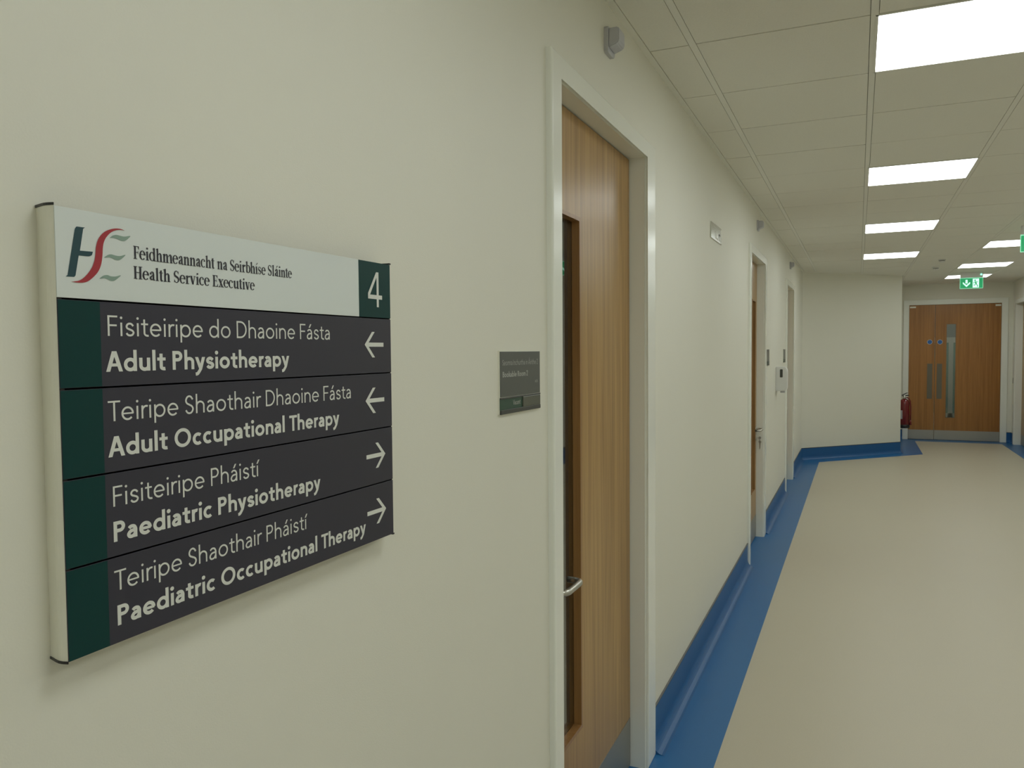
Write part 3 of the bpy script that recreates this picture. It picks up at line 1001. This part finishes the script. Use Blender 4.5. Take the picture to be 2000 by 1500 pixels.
# ------------------------------------------------------------------ far double doors
EO = (1.466, 3.047)
EZ = 2.366
ed = thing('door_4', ((ECL[0] + ECL[1]) / 2, YE, 0), 'pair of unequal oak veneered doors closing the far end of the corridor', 'door', kind='structure')


def prism_y(bm, poly, a, b, **k):
    return prism(bm, poly, 'y', a, b, **k)


bm = new()
prism_y(bm, u_frame(EO[0], EO[1], 2.452, ECL[0] - .005, ECL[1] + .005, EZ + .005), YE, YE - .018, bev=.005)
link('architrave', bm, 'frame', ed)
bm = new()
prism_y(bm, u_frame(ECL[0] - .029, ECL[1] + .029, EZ + .029, ECL[0], ECL[1], EZ), YE + WT, YE - .004)
link('door_lining', bm, 'frame', ed)
SPL = 1.964
ly0, ly1 = YE + .012, YE + .056
vis = (2.132, 2.288, .392, 2.030)
bm = new()
box(bm, ECL[0] + .004, ly0, .01, SPL - .004, ly1, EZ - .003)
la = link('door_leaf', bm, 'wood2', ed)
la['label'] = 'narrow left leaf'
bm = new()
box(bm, SPL + .004, ly0, .01, vis[0], ly1, EZ - .003)
box(bm, vis[1], ly0, .01, ECL[1] - .003, ly1, EZ - .003)
box(bm, vis[0], ly0, .01, vis[1], ly1, vis[2])
box(bm, vis[0], ly0, vis[3], vis[1], ly1, EZ - .003)
lb = link('door_leaf', bm, 'wood2', ed)
lb['label'] = 'wide right leaf with tall glazed slot'
bm = new()
box(bm, vis[0], ly0 + .018, vis[2], vis[1], ly0 + .024, vis[3])
link('vision_pane', bm, 'glass', lb)
bm = new()
for a in ((vis[0], vis[2], vis[1], vis[2] + .010), (vis[0], vis[3] - .01, vis[1], vis[3]), (vis[0], vis[2], vis[0] + .01, vis[3]), (vis[1] - .01, vis[2], vis[1], vis[3])):
    box(bm, a[0], ly0 - .004, a[1], a[2], ly0 + .018, a[3])
link('glazing_bead', bm, 'woodedge', lb)
for leaf_, a, b in ((la, ECL[0] + .004, SPL - .005), (lb, SPL + .005, ECL[1] - .004)):
    bm = new()
    box(bm, a, ly0 - .0015, .012, b, ly0, .176)
    link('kick_plate', bm, 'kick', leaf_)
for leaf_, x, z in ((la, 1.883, 1.717), (lb, 2.040, 1.715)):
    bm = new()
    lathe(bm, [(.036, -.0016), (.036, 0)], (x, ly0, z), 24, 'y', 0)
    s = link('fire_door_disc', bm, 'fireblue', leaf_)
    s['label'] = 'blue round fire door disc with pale rim'
    bm = new()
    lathe(bm, [(.041, -.0008), (.041, 0)], (x, ly0, z), 24, 'y', 0)
    link('fire_door_rim', bm, 'paper', leaf_)
for leaf_, a, b in ((la, 1.848, 1.928), (lb, 1.998, 2.078)):
    bm = new()
    box(bm, a, ly0 - .0015, .725, b, ly0, 1.338)
    link('push_plate', bm, 'push', leaf_)
for leaf_, a, b in ((la, ECL[0] + .012, ECL[0] + .105), (lb, ECL[1] - .09, ECL[1] - .008)):
    bm = new()
    box(bm, a, ly0 - .006, EZ - .052, b, ly0, EZ - .022, bev=.002)
    link('closer_cover', bm, 'alu', leaf_)

# lobby behind the far doors: what the glazed slot looks into
YL = 18.6
bm = new()
box(bm, .6, YL, 0, 4.4, YL + .1, 2.8)
box(bm, .5, YE + .2, 0, .6, YL + .1, 2.8)
box(bm, 4.4, YE + .2, 0, 4.5, YL + .1, 2.8)
struct('wall_lobby', bm, 'lobby')
bm = new()
box(bm, .5, YE + WT, -.06, 4.5, YL + .1, -.001)
struct('floor_lobby', bm, 'floor')
bm = new()
box(bm, .5, YE + WT, 2.7, 4.5, YL + .1, 2.76)
struct('ceiling_lobby', bm, 'ceil')
ls = thing('door_6', (2.49, YL, 0), 'pale framed glazed lobby doors glimpsed through the slot of the far doors', 'door', kind='structure')
bm = new()
box(bm, 1.5, YL - .06, 1.72, 3.5, YL, 1.83)
for x in (1.5, 2.46, 3.40):
    box(bm, x, YL - .06, 0, x + .085, YL, 1.72)
box(bm, 1.5, YL - .06, 0, 3.5, YL, .25)
link('door_frame', bm, 'alu', ls)
for a, b in ((1.585, 2.46), (2.545, 3.40)):
    bm = new()
    box(bm, a, YL - .035, .25, b, YL - .03, 1.72)
    link('door_pane', bm, 'lobbyglass', ls)
t = thing('ceiling_light', (2.4, 17.2, 2.7), 'square panel light in the lobby behind the far doors', 'light', 'square ceiling panel lights')
bm = new()
prism(bm, rounded(2.1, 16.9, 2.7, 17.5, .02), 'z', 2.70, 2.692)
link('diffuser', bm, 'lamp', t)

# ------------------------------------------------------------------ door in the right wall
rd = thing('door_5', (XR, (RCL[0] + RCL[1]) / 2, 0), 'oak veneered door in the right wall at the very edge of the view', 'door', kind='structure')
bm = new()
prism(bm, u_frame(RCL[0] - .1, RCL[1] + .1, ZO, RCL[0] - .005, RCL[1] + .005, ZC + .005), 'x', XR, XR - .018, bev=.005)
link('architrave', bm, 'frame', rd)
bm = new()
prism(bm, u_frame(RCL[0] - .029, RCL[1] + .029, ZC + .029, RCL[0], RCL[1], ZC), 'x', XR + WT, XR - .004)
link('door_lining', bm, 'frame', rd)
bm = new()
box(bm, XR + .09, RCL[0] + .003, .008, XR + .134, RCL[1] - .003, ZC - .003)
lf = link('door_leaf', bm, 'wood', rd)
bm = new()
box(bm, XR + .0886, RCL[0] + .005, .012, XR + .09, RCL[1] - .005, .176)
link('kick_plate', bm, 'kick', lf)
bm = new()
lathe(bm, [(.026, 0), (.026, -.008), (.012, -.01)], (XR + .09, RCL[0] + .06, 1.), 20, 'x')
tube(bm, fillet([(XR + .082, RCL[0] + .06, 1.), (XR + .035, RCL[0] + .06, 1.), (XR + .035, RCL[0] + .19, 1.)], .015), .0095, 10)
link('lever_handle', bm, 'steel', rd)

bm = new()
box(bm, XR - .010, 15.262, 1.01, XR, 15.348, 1.10, bev=.003)
sw = link('wall_switch', bm, 'dgrey', origin=(XR, 15.305, 1.055))
tag(sw, 'small dark switch plate between the far corner and the right-hand door frame', 'switch')


# ------------------------------------------------------------------ call lamps above the doors
def call_lamp(y, label):
    g = thing('corridor_lamp', (0, y, 2.57), label, 'lamp', 'call lamps above the doors')
    bm = new()
    prism(bm, rounded(y - .038, 2.550, y + .038, 2.632, .010, 3), 'x', 0, .014, bev=.003)
    link('mounting_plate', bm, 'lilac', g)
    bm = new()
    prism(bm, [(.014, 2.564), (.042, 2.574), (.048, 2.582), (.048, 2.620), (.044, 2.625), (.014, 2.625)], 'y', y - .034, y + .034)
    bmesh.ops.bevel(bm, geom=bm.edges[:], offset=.003, segments=2, affect='EDGES')
    link('lens', bm, 'lilac', g)


call_lamp(2.445, 'pale grey call lamp on the wall above the nearest door')
call_lamp(6.50, 'pale grey call lamp on the wall above the second door')
call_lamp(9.75, 'pale grey call lamp on the wall above the third door')

# ------------------------------------------------------------------ silver plate high on the wall between the first two doors
g = thing('direction_plate', (0, 4.52, 2.22), 'small polished silver plate high on the left wall between the first two doors', 'sign')
bm = new()
box(bm, 0, 4.345, 2.222, .006, 4.455, 2.310, bev=.001)
link('plate_panel', bm, 'mirror', g)
bm = new()
box(bm, 0, 4.459, 2.222, .006, 4.700, 2.312, bev=.001)
pb = link('plate_panel', bm, 'mirror', g)
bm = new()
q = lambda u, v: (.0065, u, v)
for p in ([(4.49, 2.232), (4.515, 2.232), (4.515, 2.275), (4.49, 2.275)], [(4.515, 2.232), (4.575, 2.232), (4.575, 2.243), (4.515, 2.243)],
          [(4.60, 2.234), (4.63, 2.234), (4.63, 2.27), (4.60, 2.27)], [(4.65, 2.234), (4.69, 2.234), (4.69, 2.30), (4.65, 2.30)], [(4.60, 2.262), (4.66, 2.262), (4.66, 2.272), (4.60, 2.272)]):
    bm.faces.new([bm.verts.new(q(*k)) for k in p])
link('plate_pale_shapes', bm, 'paper', pb)  # pale flat shapes just proud of the longer panel

# ------------------------------------------------------------------ wall dispenser between the second and third doors
g = thing('soap_dispenser', (0, 8.14, 1.20), 'white wall dispenser with a dark window between the second and third doors', 'dispenser')
bm = new()
prism(bm, [(0, 1.200), (.092, 1.202), (.106, 1.225), (.108, 1.40), (.094, 1.432), (.07, 1.440), (0, 1.440)], 'y', 8.08, 8.20)
bmesh.ops.bevel(bm, geom=[e for e in bm.edges], offset=.006, segments=3, affect='EDGES')
link('dispenser_cover', bm, 'white', g)
bm = new()
prism(bm, rounded(.040, 1.335, .066, 1.415, .006, 3), 'y', 8.08, 8.0785)
link('level_window', bm, 'dgrey', g)
bm = new()
box(bm, .04, 8.12, 1.182, .085, 8.16, 1.203, bev=.004)
link('nozzle', bm, 'lilac', g)


# ------------------------------------------------------------------ hanging exit signs
def exit_sign(y, label, x0=2.10):
    x1, z0, z1 = x0 + .297, 2.478, 2.632
    xc = (x0 + x1) / 2
    g = thing('exit_sign', (xc, y, H), label, 'sign', 'green hanging exit signs')
    bm = new()
    box(bm, x0 + .006, y - .028, z1 + .004, x1 - .004, y + .028, H - .001, bev=.004)
    hs = link('housing', bm, 'white', g)
    bm = new()
    lathe(bm, [(.012, 0), (.012, -.004), (.005, -.006)], (x1 - .028, y - .028, 2.677), 14, 'y')
    link('indicator_lamp', bm, 'led', hs)
    bm = new()
    box(bm, x0, y - .004, z0, x1, y + .004, z1 + .005, bev=.0015)
    pn = link('glow_panel', bm, 'exitedge', g)
    bm = new()
    yy = y - .0045
    bm.faces.new([bm.verts.new((x, yy, z)) for x, z in rounded(x0 + .005, z0 + .006, x1 - .005, z1 - .004, .004, 2)])
    link('green_face', bm, 'exitgreen', pn)
    yy = y - .0052
    P = lambda u, v: (u, yy, v)
    bm = new()
    ax, az = x0 + .086, (z0 + z1) / 2
    for p in ([(ax - .013, az + .052), (ax + .013, az + .052), (ax + .013, az), (ax - .013, az)],
              [(ax, az - .052), (ax + .046, az - .004), (ax + .046, az + .020), (ax, az - .024)],
              [(ax, az - .052), (ax, az - .024), (ax - .046, az + .020), (ax - .046, az - .004)]):
        bm.faces.new([bm.verts.new(P(*k)) for k in p])
    link('arrow', bm, 'exitwhite', pn)
    # doorway with the running figure left green
    bm = new()
    dx0, dx1, dz0, dz1 = x0 + .165, x0 + .245, z0 + .014, z1 - .012
    bm.faces.new([bm.verts.new(P(*k)) for k in ((dx0, dz0), (dx1, dz0), (dx1, dz1), (dx0, dz1))])
    link('doorway_symbol', bm, 'exitwhite', pn)
    bm = new()
    yy = y - .0056
    to = lambda u, v: (u, yy, v)
    f = disc(dx0 + .030, dz1 - .024, .011)
    bm.faces.new([bm.verts.new(to(*k)) for k in f[1]])
    for a, w in (([(dx0 + .034, dz1 - .040), (dx0 + .044, dz0 + .050)], .017), ([(dx0 + .044, dz0 + .054), (dx0 + .026, dz0 + .036), (dx0 + .010, dz0 + .038)], .010),
                 ([(dx0 + .044, dz0 + .054), (dx0 + .060, dz0 + .030), (dx0 + .064, dz0 + .006)], .010), ([(dx0 + .034, dz1 - .042), (dx0 + .014, dz1 - .056), (dx0 + .018, dz1 - .070)], .008),
                 ([(dx0 + .036, dz1 - .042), (dx0 + .056, dz1 - .052), (dx0 + .068, dz1 - .042)], .008)):
        ribbon(bm, a, w, to)
    link('running_figure', bm, 'exitgreen', pn)
    return g


exit_sign(13.25, 'green hanging exit sign with a down arrow in front of the far doors')
exit_sign(8.45, 'green hanging exit sign cut off by the right edge of the photo', 2.085)

# ------------------------------------------------------------------ detectors on the ceiling
for x, y, lb_ in ((1.69, 11.18, 'small ceiling detector nearer the camera, beside the right row of lights'), (1.705, 12.20, 'small ceiling detector farther from the camera, just before the far recess')):
    g = thing('smoke_detector', (x, y, H), lb_, 'detector', 'ceiling detectors')
    bm = new()
    lathe(bm, [(.042, 0), (.042, -.010), (.039, -.014)], (x, y, H), 28)
    link('detector_base', bm, 'white', g)
    bm = new()
    lathe(bm, [(.034, -.014), (.034, -.020)], (x, y, H), 20)
    link('sensing_gap', bm, 'black', g)
    bm = new()
    lathe(bm, [(.037, -.020), (.037, -.026), (.028, -.036), (.016, -.040)], (x, y, H), 28)
    link('detector_head', bm, 'white', g)

# ------------------------------------------------------------------ fire extinguisher on the recess wall
ex, ey, ez = 1.437, 14.2, .315
g = thing('fire_extinguisher', (ex, ey, ez), 'red fire extinguisher hung behind the diagonal wall corner beside the far doors', 'fire extinguisher')
bm = new()
lathe(bm, [(.070, .045), (.078, .05), (.078, .40), (.074, .43), (.058, .455), (.034, .468), (.028, .475)], (ex, ey, ez), 32)
cy_ = link('cylinder', bm, 'red', g)
bm = new()
lathe(bm, [(.072, 0), (.080, .004), (.080, .055), (.074, .058)], (ex, ey, ez), 32)
link('base_skirt', bm, 'black', g)
bm = new()
lathe(bm, [(.022, .472), (.024, .49), (.018, .515), (.014, .53)], (ex, ey, ez), 18)
tube(bm, [(ex - .01, ey, ez + .505), (ex + .03, ey - .03, ez + .500)], .010, 10)
link('valve_head', bm, 'steel', g)
bm = new()
prism(bm, [(ex - .045, ez + .525), (ex + .055, ez + .540), (ex + .075, ez + .530), (ex + .05, ez + .522), (ex - .03, ez + .515)], 'y', ey - .009, ey + .009)
prism(bm, [(ex - .045, ez + .535), (ex + .03, ez + .575), (ex + .06, ez + .570), (ex + .03, ez + .562), (ex - .03, ez + .528)], 'y', ey - .009, ey + .009)
link('squeeze_handle', bm, 'black', g)
bm = new()
tube(bm, crom([(ex + .03, ey - .03, ez + .500), (ex + .075, ey - .045, ez + .47), (ex + .092, ey - .035, ez + .38), (ex + .088, ey - .02, ez + .24), (ex + .090, ey - .02, ez + .12)], 1) and
     [Vector(p) for p in ((ex + .03, ey - .03, ez + .500), (ex + .060, ey - .045, ez + .485), (ex + .082, ey - .042, ez + .44), (ex + .090, ey - .035, ez + .36), (ex + .090, ey - .03, ez + .24), (ex + .090, ey - .03, ez + .13))], .010, 10)
tube(bm, [(ex + .090, ey - .03, ez + .13), (ex + .090, ey - .03, ez + .10), (ex + .090, ey - .03, ez + .055)], [.010, .013, .018], 12)
link('hose', bm, 'red', g)
bm = new()
n = 12
rows = []
for z in (ez + .15, ez + .29):
    rows.append([bm.verts.new((ex + .0786 * math.cos(a), ey + .0786 * math.sin(a), z)) for a in (math.radians(205 + 42 * k / n) for k in range(n + 1))])
for k in range(n):
    bm.faces.new([rows[0][k], rows[0][k + 1], rows[1][k + 1], rows[1][k]])
link('instruction_label', bm, 'lilac', cy_)
bm = new()
box(bm, DX, ey - .02, ez + .36, ex - .075, ey + .02, ez + .44)
box(bm, DX, ey - .05, ez + .34, DX + .004, ey + .05, ez + .46)
link('wall_bracket', bm, 'steel', g)
